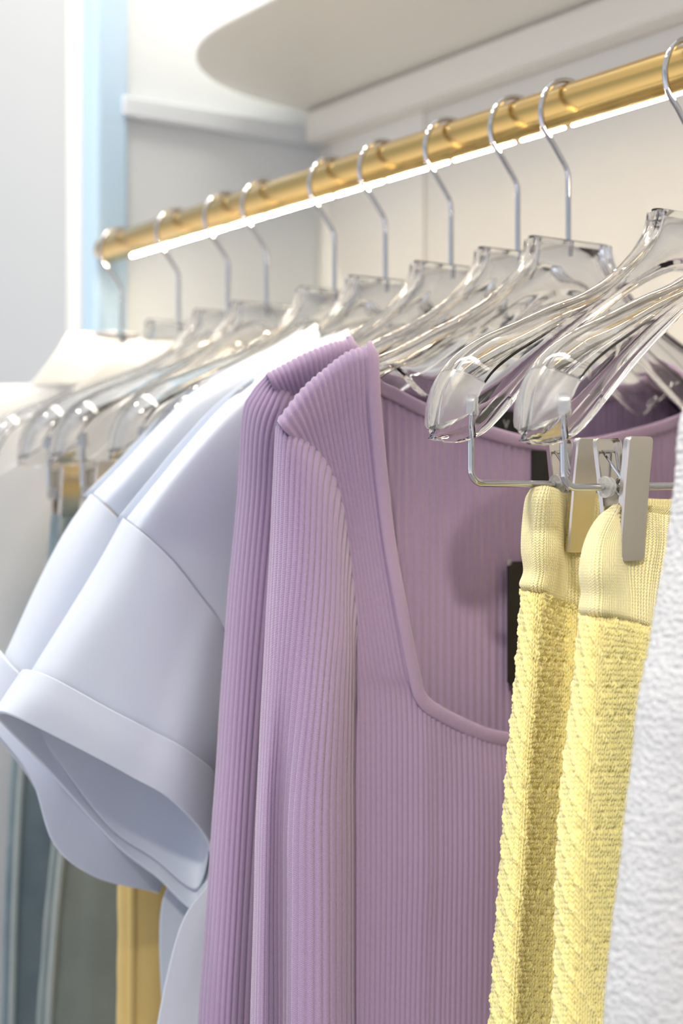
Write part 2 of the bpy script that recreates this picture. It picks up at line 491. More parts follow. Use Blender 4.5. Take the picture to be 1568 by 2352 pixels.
hg = 'clear plastic hangers hooked over the brass rail'
top_proto = make_hanger('top')
specs = [(X1, 'clear hanger at the far left end of the rail, inside the farthest white shirt', 0),
         (X2, 'clear hanger second from the far left end of the rail, inside a white collared shirt', 2),
         (X6, 'clear hanger inside the farther white t-shirt with cuffed sleeve', -1),
         (X7, 'clear hanger inside the nearer white t-shirt, beside the lilac sweaters', 1),
         (X8, 'clear hanger inside the farther lilac ribbed sweater', -1),
         (X9, 'clear hanger inside the nearer lilac square-neck sweater', 0),
         (XW, 'clear hanger inside the white terry garment at the right edge', 0)]
first = True
for X, lab, rz in specs:
    h = top_proto if first else copy_tree(top_proto); first = False
    h.location = (X, 0, RAIL_Z); h.rotation_euler = (0, 0, math.radians(rz))
    tag(h, lab, 'hanger', hg)
clip_proto = make_hanger('clip', (-.1290, .1290))
clip_second = make_hanger('clip', (-.0965, .0965))
for X, lab, rz, dy in [(XB, 'clear clip hanger nearest the camera holding the front yellow knit skirt', 0, 0),
                   (XA, 'clear clip hanger behind the nearest one, holding the rear yellow knit skirt', 0, 0)]:
    h = clip_proto if X == XB else clip_second
    h.location = (X, 0, RAIL_Z); h.rotation_euler = (math.radians(1.1 if X == XB else 0), 0, 0); tag(h, lab, 'hanger', hg)
# clips slide on the bar: wider set on the far ones
far = make_hanger('clip', (-.155, .155))
for X, lab in [(X3, 'clear clip hanger holding the grey-blue jeans at far left'),
               (X4, 'clear clip hanger holding the grey-green jeans'),
               (X5, 'clear clip hanger holding the yellow trousers behind the white t-shirts')]:
    h = far if X == X3 else copy_tree(far)
    h.location = (X, 0, RAIL_Z); tag(h, lab, 'hanger', hg)

# ------------------------------------------------------------------ sweeps used for bindings and seams
def band(name, pts, a, bb, mat, parent, n=14, sub=6, closed=False):
    P = np.array(pts, float); W = catmull(len(P), lin(0, len(P) - 1, (len(P) - 1) * sub + 1)); Q = W @ P
    b = MB(); b.tube([tuple(q) for q in Q], a, n, axis=(1, 0, 0), rb=bb)
    return b.make(name, mat, parent, auto=80)

# ------------------------------------------------------------------ lilac sweaters
def lerp_cols(colN, colO, crest, fr):
    """rows x cols between a neckline column and an outer column, the three crest rows following the crest"""
    rows = []
    for r in range(len(colN)):
        row = []
        for j, f in enumerate(fr):
            n, o = colN[r], colO[r]
            if r < 3:
                c = crest[j]; off = ((0, 14, -.015), (0, 0, 0), (8, 14, .014))[r]
                row.append((c[0] + off[0], c[1] + off[1], off[2]))
            else:
                row.append(tuple(n[k] + (o[k] - n[k]) * f for k in range(3)))
        rows.append(row)
    return rows

def sweater(label, X, crest, colN, colO, neck, back_top, sleeve, sleeve_back, ribs, grp, lc=0.0):
    t = thing('ribbed_sweater', label, 'sweater', grp)
    t.location = (X, 0, 0)
    inv = (-X, 0, 0)
    def P(o): o.location = inv; return o
    fr = [0, .24, .5, .75, 1]
    rows = lerp_cols(colN, colO, crest, fr)
    G = np.array(grid(X, rows)); nr = len(rows)
    nrib = 17
    tu = lin(0, 4, nrib * 9 + 1); tv = np.r_[lin(0, 2, 13), lin(2, nr - 1, 90)[1:]]
    L = sheet(G, [.5, .5 + nrib * .24, .5 + nrib * .5, .5 + nrib * .75, .5 + nrib], tu, tv, disp=ribf(.0013, .0006))
    # below the neckline: from the neckline corner to the centre
    k0 = 7; top = neck; cols = len(top)
    rowsB = []
    for r in range(k0, nr):
        row = []
        x0, y0, d0 = colN[r]
        for j in range(cols):
            xx = top[j][0]; f = (xx - top[0][0]) / (top[-1][0] - top[0][0])
            x = x0 + (top[-1][0] + 10 - x0) * f if r > k0 else xx
            y = top[j][1] if r == k0 else y0 + (top[j][1] - top[0][1]) * max(0, 1 - (r - k0) / 2.2)
            row.append((x, y, d0 + .003 * math.sin(f * 9 + r * .5) * min(1, (r - k0)) * min(1, f * 4)))
        rowsB.append(row)
    G2 = np.array(grid(X, rowsB)); G2[:, -1, 1] = 0
    n2 = 32; R2 = [.5 - n2 * (top[j][0] - top[0][0]) / (top[-1][0] - top[0][0]) for j in range(cols)]
    Rt = sheet(G2[:, ::-1], R2[::-1], lin(0, cols - 1, n2 * 8 + 1), lin(0, len(rowsB) - 1, 60), disp=ribf(.0013, .0006))
    P(cloth_obj('front_panel', [L, Rt, mirror(L), mirror(Rt)], M['lilac'], t))
    # back panel
    rb = []
    bt = np.array([atX(p[0], p[1], X - .010) for p in back_top]); bt[-1, 1] = 0
    zb = .90
    Gb = np.array([[(X - .012, q[1] * (1 if k == 0 else 1), q[2] + (zb - q[2]) * f) for q in bt] for k, f in enumerate((0, .05, .2, .45, .7, 1))])
    dist = (bt[:, 1] - bt[0, 1]); nb = 36; Rb = list(nb * dist / dist[-1])
    Bk = sheet(Gb[:, ::-1], Rb[::-1], lin(0, len(bt) - 1, nb * 8 + 1), lin(0, 5, 50), disp=ribf(.0017, .0005))
    P(cloth_obj('back_panel', [Bk, mirror(Bk)], M['lilac'], t))
    # bindings
    edge = [tuple(q) for q in bt[2:]]; full = edge + [(q[0], -q[1], q[2]) for q in edge[::-1][1:]]
    P(band('neck_binding', full, .0044, .0017, M['lilac_band'], t))
    fe = [atX(p[0], p[1], X + p[2] + .0015) for p in [colN[1], colN[2]] + colN[3:8]]
    ne = [list(atX(p[0], p[1], X + .0175)) for p in top[1:]]; ne[-1][1] = 0
    h = [tuple(q) for q in fe] + [tuple(q) for q in ne]
    full = h + [(q[0], -q[1], q[2]) for q in h[::-1][1:]]
    P(band('neckline_trim', full, .0045, .0017, M['lilac_band'], t, sub=8))
    # sleeves
    nS = len(sleeve); rS = ribs
    G3 = []
    for r in range(nS):
        row = list(sleeve[r]) + list(sleeve_back[r])
        G3.append([atX(p[0], p[1], X + p[2]) for p in row])
    nf = len(sleeve[0]); nbk = len(sleeve_back[0])
    RR_ = list(np.linspace(0, rS, nf)) + list(rS + (np.arange(nbk) + 1) * 6)
    tu = np.r_[lin(0, nf - 1, rS * 9 + 1), lin(nf - 1, nf + nbk, 60)[1:]]
    S = sheet(G3, RR_, tu, lin(0, nS - 1, 110), closed=True, disp=lambda R, Lg, Pp: ribf(.0013, .0004)(R, Lg, Pp))
    for side in (0, 1):
        P(cloth_obj('sleeve', [mirror(S) if side else S], M['lilac'], t))
    # neck label
    yl = .029; zt = bt[-1, 2] - .004
    b = MB(); b.box(X - .0098, X - .0090, lc - yl, lc + yl, zt - .0245, zt)
    lb = P(b.make('neck_label', M['label_black'], t, smooth=False)); lb['label'] = 'black neck label with white print'
    for txt, size, dz in (('V', .0085, -.0120), ('exp', .0046, -.0175)):
        cu = bpy.data.curves.new('print', 'FONT'); cu.body = txt; cu.size = size; cu.align_x = 'CENTER'; cu.extrude = .0001
        to = bpy.data.objects.new('tmp', cu); COL.objects.link(to)
        dg = bpy.context.evaluated_depsgraph_get(); me = bpy.data.meshes.new_from_object(to.evaluated_get(dg))
        bpy.data.objects.remove(to)
        po = bpy.data.objects.new('printed_text', me); COL.objects.link(po); me.materials.clear(); me.materials.append(M['print'])
        po.parent = lb; po.rotation_euler = (PI / 2, 0, PI / 2); po.location = (X - .0087, lc - .001, zt + dz)
    return t

sw = 'lilac ribbed sweaters side by side'
crest9 = [(850, 800), (800, 814), (745, 852), (692, 900), (638, 968)]
colN9 = [(850, 812, -.014), (850, 800, 0), (856, 812, .012), (862, 940, .016), (888, 1200, .016), (918, 1380, .016), (950, 1545, .016), (969, 1606, .016), (973, 1800, .018), (972, 2050, .02), (965, 2352, .02), (960, 2640, .02)]
colO9 = [(0, 0, 0)] * 3 + [(690, 1040, .010), (735, 1200, .006), (755, 1380, .004), (765, 1530, .004), (768, 1605, .004), (768, 1800, .004), (768, 2050, .004), (768, 2352, .004), (768, 2640, .004)]
neck9 = [(969, 1606), (1012, 1640), (1100, 1682), (1165, 1698), (1250, 1706), (1330, 1708)]
back9 = [(650, 990), (750, 885), (842, 830), (866, 884), (910, 908), (975, 942), (1040, 967), (1115, 991), (1180, 1010), (1245, 1021), (1320, 1024)]
S9 = [[(640, 966, -.002), (663, 978, .006), (704, 998, .009), (748, 1040, .009), (786, 1130, .008), (808, 1270, .006), (820, 1440, .004)],
      [(634, 1006, -.004), (652, 1028, .013), (692, 1062, .020), (737, 1125, .023), (776, 1230, .024), (800, 1370, .021), (815, 1500, .012)],
      [(622, 1250, -.006), (643, 1260, .015), (682, 1290, .027), (728, 1340, .032), (770, 1420, .033), (800, 1500, .028), (814, 1590, .012)],
      [(604, 1600, -.006), (625, 1600, .013), (655, 1600, .022), (705, 1600, .034), (755, 1610, .037), (795, 1630, .029), (812, 1670, .010)],
      [(593, 1850, -.006), (612, 1850, .012), (641, 1850, .009), (680, 1850, .030), (742, 1850, .038), (792, 1850, .030), (812, 1860, .010)],
      [(587, 2100, -.006), (606, 2100, .012), (639, 2100, .004), (676, 2100, .028), (742, 2100, .038), (792, 2100, .030), (812, 2100, .010)],
      [(580, 2352, -.006), (602, 2352, .012), (640, 2352, .002), (674, 2352, .027), (742, 2352, .038), (792, 2352, .030), (812, 2352, .010)],
      [(575, 2640, -.006), (597, 2640, .012), (636, 2640, .002), (674, 2640, .027), (742, 2640, .038), (792, 2640, .030), (812, 2640, .010)]]
B9 = [[(770, 1400, -.004), (690, 1100, -.014), (645, 1000, -.010)], [(775, 1440, -.004), (690, 1180, -.014), (640, 1020, -.012)]] + \
     [[(775, y, -.004), (690, y, -.014), (x, y, -.014)] for x, y in ((630, 1280), (612, 1600), (600, 1850), (594, 2100), (588, 2352), (583, 2640))]
sweater('lilac ribbed long-sleeve sweater with wide square neckline, the nearer of the two', X9, crest9, colN9, colO9, neck9, back9, S9, B9, 21, sw, .0055)

crest8 = [(803, 784), (762, 793), (712, 812), (660, 837), (612, 862)]
colN8 = [(803, 800, -.014), (803, 786, 0), (812, 800, .012), (815, 930, .014), (840, 1190, .014), (865, 1370, .014), (893, 1520, .014), (918, 1595, .014), (920, 1800, .014), (918, 2050, .014), (910, 2352, .014), (905, 2640, .014)]
colO8 = [(0, 0, 0)] * 3 + [(655, 960, .008), (680, 1190, .004), (690, 1370, .002), (690, 1520, 0), (690, 1605, 0), (690, 1800, 0), (690, 2050, 0), (690, 2352, 0), (690, 2640, 0)]
neck8 = [(918, 1595), (975, 1640), (1030, 1665), (1080, 1678), (1140, 1684), (1200, 1686)]
back8 = [(612, 890), (712, 845), (795, 812), (830, 850), (880, 870), (925, 886), (970, 902), (1030, 915), (1090, 926), (1140, 931), (1190, 932)]
S8 = [[(613, 861, -.002), (634, 863, .005), (659, 872, .008), (690, 907, .008), (717, 980, .008), (745, 1130, .010), (760, 1350, 0)],
      [(578, 902, -.003), (600, 910, .010), (635, 925, .018), (672, 975, .020), (705, 1060, .019), (740, 1200, .014), (756, 1400, .002)],
      [(557, 955, -.005), (577, 975, .010), (612, 1000, .020), (655, 1050, .023), (695, 1150, .022), (732, 1280, .016), (752, 1450, .002)],
      [(547, 1130, -.006), (567, 1140, .010), (602, 1150, .020), (645, 1200, .024), (688, 1280, .023), (724, 1380, .016), (742, 1500, .002)],
      [(527, 1350, -.006), (548, 1350, .010), (584, 1360, .020), (628, 1380, .023), (672, 1430, .022), (708, 1500, .016), (728, 1580, .002)],
      [(509, 1600, -.006), (530, 1600, .010), (566, 1600, .018), (610, 1600, .018), (655, 1610, .018), (690, 1640, .014), (712, 1680, .002)],
      [(493, 1850, -.006), (514, 1850, .010), (550, 1850, .018), (594, 1850, .016), (640, 1850, .016), (680, 1850, .012), (704, 1850, .002)],
      [(476, 2100, -.006), (498, 2100, .010), (536, 2100, .018), (580, 2100, .015), (628, 2100, .014), (670, 2100, .012), (696, 2100, .002)],
      [(458, 2352, -.006), (482, 2352, .010), (522, 2352, .018), (568, 2352, .014), (618, 2352, .013), (662, 2352, .011), (690, 2352, .002)],
      [(448, 2640, -.006), (472, 2640, .010), (512, 2640, .018), (560, 2640, .014), (610, 2640, .013), (655, 2640, .011), (685, 2640, .002)]]
B8 = [[(725, 1300, -.008), (660, 950, -.014), (620, 885, -.010)], [(720, 1350, -.008), (640, 1000, -.015), (590, 925, -.011)]] + \
     [[(xx, y, -.008), ((xx + x) / 2, y, -.015), (x, y, -.014)] for xx, x, y in ((716, 568, 990), (708, 556, 1180), (692, 536, 1370), (678, 518, 1600), (670, 502, 1850), (662, 486, 2100), (655, 468, 2352), (650, 458, 2640))]
sweater('lilac ribbed long-sleeve sweater, the farther of the two, next to the white t-shirts', X8, crest8, colN8, colO8, neck8, back8, S8, B8, 19, sw, -.002)

# black price tag hanging inside the neckline of the nearer sweater
pt = thing('price_tag', 'black card price tag hanging in the square neckline of the nearer lilac sweater', 'price tag')
q0 = atX(1165, 1290, X9 - .003); q1 = atX(1165, 1577, X9 - .003)
b = MB(); yA, yB_ = q0[1], q0[1] + .045; c = .003
poly = [(yA, q1[2] + c), (yA + c, q1[2]), (yB_ - c, q1[2]), (yB_, q1[2] + c), (yB_, q0[2] - c), (yB_ - c, q0[2]), (yA + c, q0[2]), (yA, q0[2] - c)]
b.loft([[(X9 - .0035, y, z) for y, z in poly], [(X9 - .0027, y, z) for y, z in poly]]); b.make('card', M['black'], pt, smooth=False)
ym = (yA + yB_) / 2
b = MB(); b.tube([(X9 - .003, ym, q0[2] - .004), (X9 - .003, ym + .002, q0[2] + .02), (X9 - .0075, .0, 1.318)], .0005, 6); b.make('string', M['black'], pt)
b = MB(); b.lathe([(.0009, -.0006), (.0022, -.0006), (.0022, .0006), (.0009, .0006)], 16, 'x', (X9 - .003, yA + .001, q0[2] - .0005)); b.make('eyelet', M['nylon'], pt)

# ------------------------------------------------------------------ white t-shirts
def tee_disp(seed, a):
    return lambda R, L, P: a * smooth_noise(P[..., 1] * 16, P[..., 2] * 16, seed, 6, .8, 3)

def tshirt(label, X, crest, colL, colR, rings, cuff, seed, xdir=1):
    t = thing('white_tshirt', label, 't-shirt', 'white t-shirts beside the lilac sweaters'); t.location = (X, 0, 0)
    def P(o): o.location = (-X, 0, 0); return o
    nc = len(crest); rows = []
    fr = [(p[0] - crest[0][0]) / (crest[-1][0] - crest[0][0]) for p in crest]
    rows.append([(p[0], p[1] + 16, -.016) for p in crest]); rows.append([(p[0], p[1], 0) for p in crest]); rows.append([(p[0] + 5, p[1] + 16, .012) for p in crest])
    rows.append([(p[0] + 10, p[1] + 60, .018) for p in crest])
    rows[3][-1] = (crest[-1][0] + 40, crest[-1][1] + 32, .014); rows[2][-1] = (crest[-1][0] + 15, crest[-1][1] + 13, .008); rows[0][-1] = (crest[-1][0] + 6, crest[-1][1] + 12, -.010)
    for l, r in zip(colL, colR):
        rows.append([(r[0] + (l[0] - r[0]) * f, r[1] + (l[1] - r[1]) * f, .018 + .003 * math.sin(f * 7 + l[1] * .004)) for f in fr])
    G = grid(X, rows)
    V = sheet(G, list(np.array(fr) * 100), lin(0, nc - 1, 120), lin(0, len(rows) - 1, 130), disp=tee_disp(seed, .0011))
    back = sheet([[(X - .016, q[1] + (.026 * min(1, ri / 3) * (qi / (nc - 1)) ** 2), q[2]) for qi, q in enumerate(r)] for ri, r in enumerate(np.array(G)[1:])], list(np.array(fr) * 100), lin(0, nc - 1, 30), lin(0, len(rows) - 2, 40))
    # neck part between the shoulder ends
    P(cloth_obj('body', [V, mirror(V), back, mirror(back)], M['white'], t, .001))
    yN = np.array(G)[1:, 0, :]
    cN = []
    for r in yN[2:]:
        cN.append([(X + .019, r[1] * f, r[2] - .05 * (1 - f) * (1 if r is yN[2] else .3)) for f in (1, .66, .33, 0)])
    mid = sheet(cN, [0, 30, 60, 90], lin(0, 3, 20), lin(0, len(cN) - 1, 60))
    o = P(cloth_obj('chest', [mid, mirror(mid)], M['white'], t, .001))
    nrng = len(rings)
    Gs = grid(X, rings)
    S = sheet(Gs, list(range(0, 100, 9))[:len(rings[0])], lin(0, len(rings[0]), 181), lin(0, nrng - 1, 90), closed=True, disp=tee_disp(seed + 3, .0013))
    for sd in (0, 1):
        P(cloth_obj('sleeve', [mirror(S) if sd else S], M['white'], t, .001))
    Gc = np.array(grid(X, cuff))
    K = sheet(Gc, list(range(0, 100, 9))[:len(cuff[0])], lin(0, len(cuff[0]), 181), lin(0, len(cuff) - 1, 26), closed=True, disp=tee_disp(seed + 5, .0006))
    for sd in (0, 1):
        o = P(cloth_obj('sleeve_cuff', [mirror(K) if sd else K], M['white'], t, .0028, 1))
        bv = o.modifiers.new('round', 'BEVEL'); bv.width = .0009; bv.segments = 3; bv.limit_method = 'ANGLE'; bv.angle_limit = math.radians(50)
    sm = [atX(p[0], p[1], X + p[2] + .0008) for p in rings[0][0:6]]
    return t

crestT2 = [(800, 757), (745, 781), (690, 803), (600, 864), (520, 930), (440, 1015), (360, 1112), (292, 1196)]
colL2 = [(400, 1292, 0), (462, 1370, 0), (508, 1432, 0), (548, 1530, 0), (545, 1780, 0), (500, 1990, 0), (412, 2130, 0), (352, 2400, 0), (320, 2640, 0)]
colR2 = [(812, 1000, 0), (812, 1150, 0), (812, 1300, 0), (812, 1500, 0), (812, 1750, 0), (812, 2000, 0), (812, 2200, 0), (812, 2400, 0), (812, 2640, 0)]
ringsT2 = [[(285, 1192, 0), (330, 1226, .017), (400, 1292, .022), (462, 1370, .022), (508, 1432, .020), (560, 1540, .005), (550, 1560, -.018), (500, 1480, -.028), (430, 1380, -.030), (345, 1260, -.024), (300, 1210, -.010)],
           [(240, 1270, 0), (290, 1300, .018), (362, 1355, .026), (432, 1430, .027), (490, 1500, .024), (555, 1610, .005), (540, 1640, -.022), (470, 1560, -.032), (390, 1450, -.034), (300, 1330, -.027), (255, 1290, -.010)],
           [(158, 1405, 0), (210, 1432, .019), (300, 1480, .029), (382, 1550, .032), (460, 1620, .029), (530, 1720, .005), (500, 1780, -.026), (400, 1690, -.036), (300, 1570, -.037), (215, 1450, -.028), (170, 1420, -.010)],
           [(74, 1543, .001), (130, 1569, .018), (245, 1632, .030), (340, 1682, .034), (422, 1728, .032), (488, 1800, .006), (470, 1930, -.028), (370, 1870, -.036), (260, 1790, -.038), (130, 1650, -.030), (84, 1560, -.010)],
           [(40, 1600, .001), (90, 1622, .016), (215, 1690, .028), (320, 1745, .032), (410, 1800, .030), (480, 1880, .006), (455, 2040, -.026), (350, 1970, -.034), (240, 1890, -.036), (100, 1700, -.030), (50, 1615, -.010)]]
cuffT2 = [[(64, 1542, .001), (124, 1560, .021), (245, 1626, .034), (340, 1675, .038), (424, 1722, .035), (494, 1795, .006), (474, 1925, -.031), (370, 1865, -.040), (260, 1785, -.041), (126, 1645, -.032), (74, 1560, -.012)],
          [(30, 1592, .001), (84, 1608, .021), (215, 1676, .035), (318, 1730, .039), (412, 1786, .036), (488, 1870, .006), (464, 2010, -.030), (368, 1945, -.038), (258, 1870, -.040), (118, 1712, -.032), (40, 1612, -.012)],
          [(-4, 1642, .002), (44, 1652, .019), (184, 1721, .033), (294, 1780, .037), (396, 1842, .034), (478, 1950, .005), (457, 2092, -.026), (366, 2018, -.034), (262, 1935, -.037), (112, 1768, -.030), (10, 1666, -.012)]]
tshirt('white t-shirt with a wide turned-up sleeve cuff, next to the lilac sweaters', X7, crestT2, colL2, colR2, ringsT2, cuffT2, 11)

crestT1 = [(726, 744), (690, 768), (640, 797), (545, 843), (445, 900), (380, 965), (300, 1051), (214, 1137)]
colL1 = [(320, 1240, 0), (380, 1310, 0), (430, 1380, 0), (490, 1480, 0), (480, 1750, 0), (400, 1990, 0), (366, 2120, 0), (376, 2400, 0), (378, 2640, 0)]
colR1 = [(735, 960, 0), (735, 1100, 0), (735, 1250, 0), (735, 1450, 0), (735, 1700, 0), (735, 1950, 0), (735, 2150, 0), (735, 2400, 0), (735, 2640, 0)]
ringsT1 = [[(207, 1133, 0), (250, 1168, .016), (320, 1240, .021), (380, 1310, .021), (430, 1380, .019), (480, 1480, .005), (460, 1490, -.020), (400, 1400, -.030), (330, 1290, -.030), (250, 1190, -.022), (220, 1150, -.010)],
           [(150, 1220, 0), (195, 1255, .017), (268, 1320, .024), (335, 1400, .025), (400, 1480, .022), (460, 1580, .005), (445, 1600, -.022), (370, 1520, -.033), (290, 1400, -.034), (205, 1280, -.026), (165, 1240, -.010)],
           [(75, 1365, 0), (118, 1400, .018), (200, 1470, .027), (285, 1560, .030), (360, 1640, .027), (430, 1740, .005), (400, 1770, -.025), (320, 1680, -.035), (230, 1570, -.035), (135, 1430, -.028), (90, 1385, -.010)],
           [(14, 1500, 0), (50, 1545, .018), (150, 1640, .030), (250, 1740, .034), (330, 1830, .030), (400, 1910, .005), (380, 1920, -.028), (290, 1850, -.035), (190, 1750, -.035), (85, 1600, -.028), (30, 1530, -.010)],
           [(-25, 1570, 0), (10, 1620, .018), (110, 1740, .030), (190, 1850, .034), (280, 1930, .030), (375, 1980, .008), (360, 1990, -.025), (260, 1930, -.033), (160, 1840, -.033), (60, 1680, -.026), (-10, 1600, -.010)]]
cuffT1 = [[(4, 1496, 0), (44, 1543, .021), (150, 1634, .034), (252, 1734, .038), (334, 1824, .034), (406, 1905, .005), (384, 1915, -.031), (290, 1845, -.039), (186, 1745, -.038), (78, 1595, -.031), (20, 1525, -.012)],
          [(-28, 1555, 0), (24, 1620, .021), (108, 1725, .034), (185, 1840, .038), (275, 1925, .034), (380, 1980, .008), (362, 1985, -.028), (265, 1925, -.036), (160, 1830, -.036), (50, 1680, -.029), (-10, 1590, -.012)],
          [(-62, 1620, .002), (0, 1690, .019), (72, 1790, .032), (122, 1938, .036), (216, 2013, .032), (348, 2046, .012), (336, 2040, -.020), (240, 1995, -.031), (150, 1915, -.032), (60, 1770, -.026), (-40, 1650, -.012)]]
tshirt('white t-shirt with cuffed sleeve, the farther one, half covered by its twin', X6, crestT1, colL1, colR1, ringsT1, cuffT1, 23)

# ------------------------------------------------------------------ yellow knit skirts
def knit(amp, ridge, pu=.0032, pv=.0028):
    def f(R, L, P):
        u = R / (pu * 1000); v = L / pv
        fr = u - np.floor(u) - .5; a = np.clip(1 - (4.0 * (np.abs(fr) - .25)) ** 2, 0, 1) ** .5
        col = np.floor(u); jit = np.sin(col * 12.9898 + np.floor(v) * 4.1) * .12
        p = v + 2.1 * np.abs(fr) + jit; b = np.abs(np.sin(PI * p)) ** .7
        h = amp * (1.5 * a * (.42 + .58 * b) - .6)
        # slanting ridges of raised stitches with little eyelets between
        d = (u * .25 - v * .167)
        rg = np.sin(2 * PI * d); h = h + ridge * (np.clip(rg, -.3, 1) ** 3) * (.8 + .4 * np.sin(v * 1.6 + col))
        ey = np.exp(-((np.mod(u + .5 * np.mod(np.floor(v / 4), 2) * 4, 4) - 2) ** 2 + (np.mod(v, 5) - 2.5) ** 2) / .35) * (rg < .1)
        return h - ey * amp * 1.2
    return f

def skirt(label, X, band_rows, body_rows, back_dx=-.010):
    t = thing('knit_skirt', label, 'skirt', 'pale yellow knit skirts held by clips'); t.location = (X, 0, 0)
    def P(o): o.location = (-X, 0, 0); return o
    def ring(row):
        w = [list(atX(p[0], p[1], X + p[2])) for p in row]
        y1, z1 = w[-1][1], w[-1][2]
        half = w + [[X + .005, y1 * .5, z1], [X + .005, 0, z1]]
        full = half + [[q[0], -q[1], q[2]] for q in half[::-1][1:]]
        zl = w[0][2]
        yi = abs(w[0][1]) - .028
        bk = [[X + back_dx, yi, zl], [X + back_dx - .003, 0, z1], [X + back_dx, -yi, zl]]
        return full + bk
    nf = len(band_rows[0])
    Gb = np.array([ring(r) for r in band_rows]); Gs = np.array([ring(r) for r in body_rows])
    def arc(G):
        q = G[len(G) // 2]; d = np.linalg.norm(np.diff(q, axis=0), axis=1); return list(np.r_[0, np.cumsum(d)] * 1000)
    n = Gb.shape[1]
    A = arc(Gb); Bm = arc(Gs)
    B_ = sheet(Gb, list(np.array(A) / 2.3), np.r_[lin(0, nf - 1, 220), lin(nf - 1, n, 160)[1:]], lin(0, len(Gb) - 1, 70), closed=True, vscale=.0016,
               disp=lambda R, L, Q: .0005 * (np.abs(np.sin(PI * R)) ** .6) + .0008 * smooth_noise(Q[..., 1] * 60, Q[..., 2] * 25, 5))
    P(cloth_obj('waistband', [B_], M['yellow_rib'], t, .0016))
    dense = int((Bm[nf - 1] - Bm[0]) / .42) + 1
    rowsn = int((Gs[0][0][2] - Gs[-1][0][2]) * 1000 / .5)
    S = sheet(Gs, Bm, np.r_[lin(-.0, nf - 1, dense), lin(nf - 1, n - 1, 150)[1:], lin(n - 1, n, int((Bm[1] - Bm[0] + 12) / .5))[1:]], lin(0, len(Gs) - 1, rowsn), closed=True,
              disp=lambda R, L, Q: -(-1) * knit(.0013, .0011)(R, L, Q) + .0012 * smooth_noise(Q[..., 1] * 30, Q[..., 2] * 10, 9))
    P(cloth_obj('skirt_body', [S], M['yellow'], t, .0016))
    return t

bandB = [[(1412, 1160, -.004), (1418, 1158, .002), (1424, 1158, .006), (1430, 1164, .004), (1450, 1172, .003), (1500, 1178, .003), (1548, 1184, .003)],
         [(1376, 1190, -.006), (1390, 1192, .006), (1406, 1194, .010), (1425, 1196, .006), (1450, 1198, .003), (1500, 1200, .003), (1546, 1204, .004)],
         [(1346, 1245, -.006), (1362, 1245, .010), (1386, 1245, .016), (1412, 1245, .012), (1440, 1245, .003), (1500, 1248, .003), (1543, 1250, .005)],
         [(1334, 1310, -.006), (1352, 1310, .012), (1380, 1310, .019), (1410, 1310, .015), (1440, 1312, .003), (1490, 1315, .004), (1535, 1318, .006)],
         [(1338, 1360, -.006), (1354, 1362, .010), (1382, 1364, .017), (1412, 1366, .014), (1445, 1368, .006), (1485, 1372, .007), (1528, 1376, .006)],
         [(1332, 1395, -.006), (1350, 1398, .010), (1380, 1402, .018), (1412, 1406, .015), (1445, 1412, .010), (1485, 1424, .010), (1520, 1436, .006)],
         [(1337, 1410, -.005), (1354, 1414, .008), (1382, 1418, .014), (1412, 1422, .012), (1445, 1429, .008), (1485, 1440, .008), (1518, 1450, .005)]]
bodyB = [[(1337, 1408, -.005), (1354, 1412, .008), (1382, 1416, .014), (1412, 1420, .012), (1445, 1427, .008), (1485, 1438, .008), (1518, 1448, .005)],
         [(1332, 1440, -.006), (1350, 1444, .011), (1380, 1448, .019), (1412, 1452, .017), (1450, 1458, .011), (1490, 1466, .011), (1520, 1474, .006)],
         [(1318, 1600, -.006), (1338, 1600, .011), (1370, 1600, .020), (1410, 1600, .019), (1450, 1600, .014), (1490, 1600, .013), (1530, 1600, .006)],
         [(1296, 1800, -.006), (1318, 1800, .011), (1354, 1800, .021), (1396, 1800, .020), (1440, 1800, .016), (1485, 1800, .013), (1530, 1800, .006)],
         [(1284, 2000, -.006), (1306, 2000, .011), (1342, 2000, .021), (1386, 2000, .021), (1432, 2000, .018), (1480, 2000, .014), (1530, 2000, .006)],
         [(1281, 2180, -.006), (1304, 2180, .011), (1342, 2180, .020), (1386, 2180, .021), (1432, 2180, .019), (1480, 2180, .014), (1530, 2180, .006)],
         [(1275, 2352, -.006), (1298, 2352, .011), (1336, 2352, .019), (1382, 2352, .021), (1430, 2352, .019), (1480, 2352, .014), (1530, 2352, .006)],
         [(1268, 2600, -.006), (1292, 2600, .011), (1330, 2600, .019), (1376, 2600, .021), (1425, 2600, .019), (1480, 2600, .014), (1530, 2600, .006)]]
skirt('pale yellow knit skirt with ribbed waistband, the front one nearest the camera', XB, bandB, bodyB)
bandA = [[(1222, 1124, -.004), (1240, 1117, .006), (1262, 1118, .010), (1280, 1124, .008), (1292, 1132, .003), (1340, 1140, .003), (1400, 1146, .003)],
         [(1208, 1150, -.006), (1228, 1150, .010), (1256, 1150, .016), (1280, 1150, .012), (1294, 1158, .003), (1340, 1165, .003), (1400, 1170, .004)],
         [(1201, 1210, -.006), (1222, 1210, .012), (1252, 1210, .019), (1280, 1210, .015), (1296, 1215, .002), (1340, 1220, .003), (1398, 1225, .004)],
         [(1200, 1265, -.006), (1220, 1265, .012), (1250, 1265, .019), (1280, 1268, .014), (1298, 1272, .001), (1340, 1276, .003), (1392, 1280, .005)],
         [(1205, 1310, -.006), (1223, 1312, .011), (1250, 1315, .016), (1274, 1320, .010), (1300, 1328, .000), (1340, 1334, .002), (1388, 1340, .005)],
         [(1196, 1340, -.006), (1216, 1344, .011), (1244, 1348, .016), (1268, 1356, .008), (1298, 1366, -.001), (1340, 1378, .002), (1384, 1388, .005)],
         [(1203, 1354, -.005), (1220, 1358, .008), (1246, 1364, .012), (1270, 1372, .006), (1298, 1382, -.002), (1340, 1394, .001), (1382, 1402, .004)]]
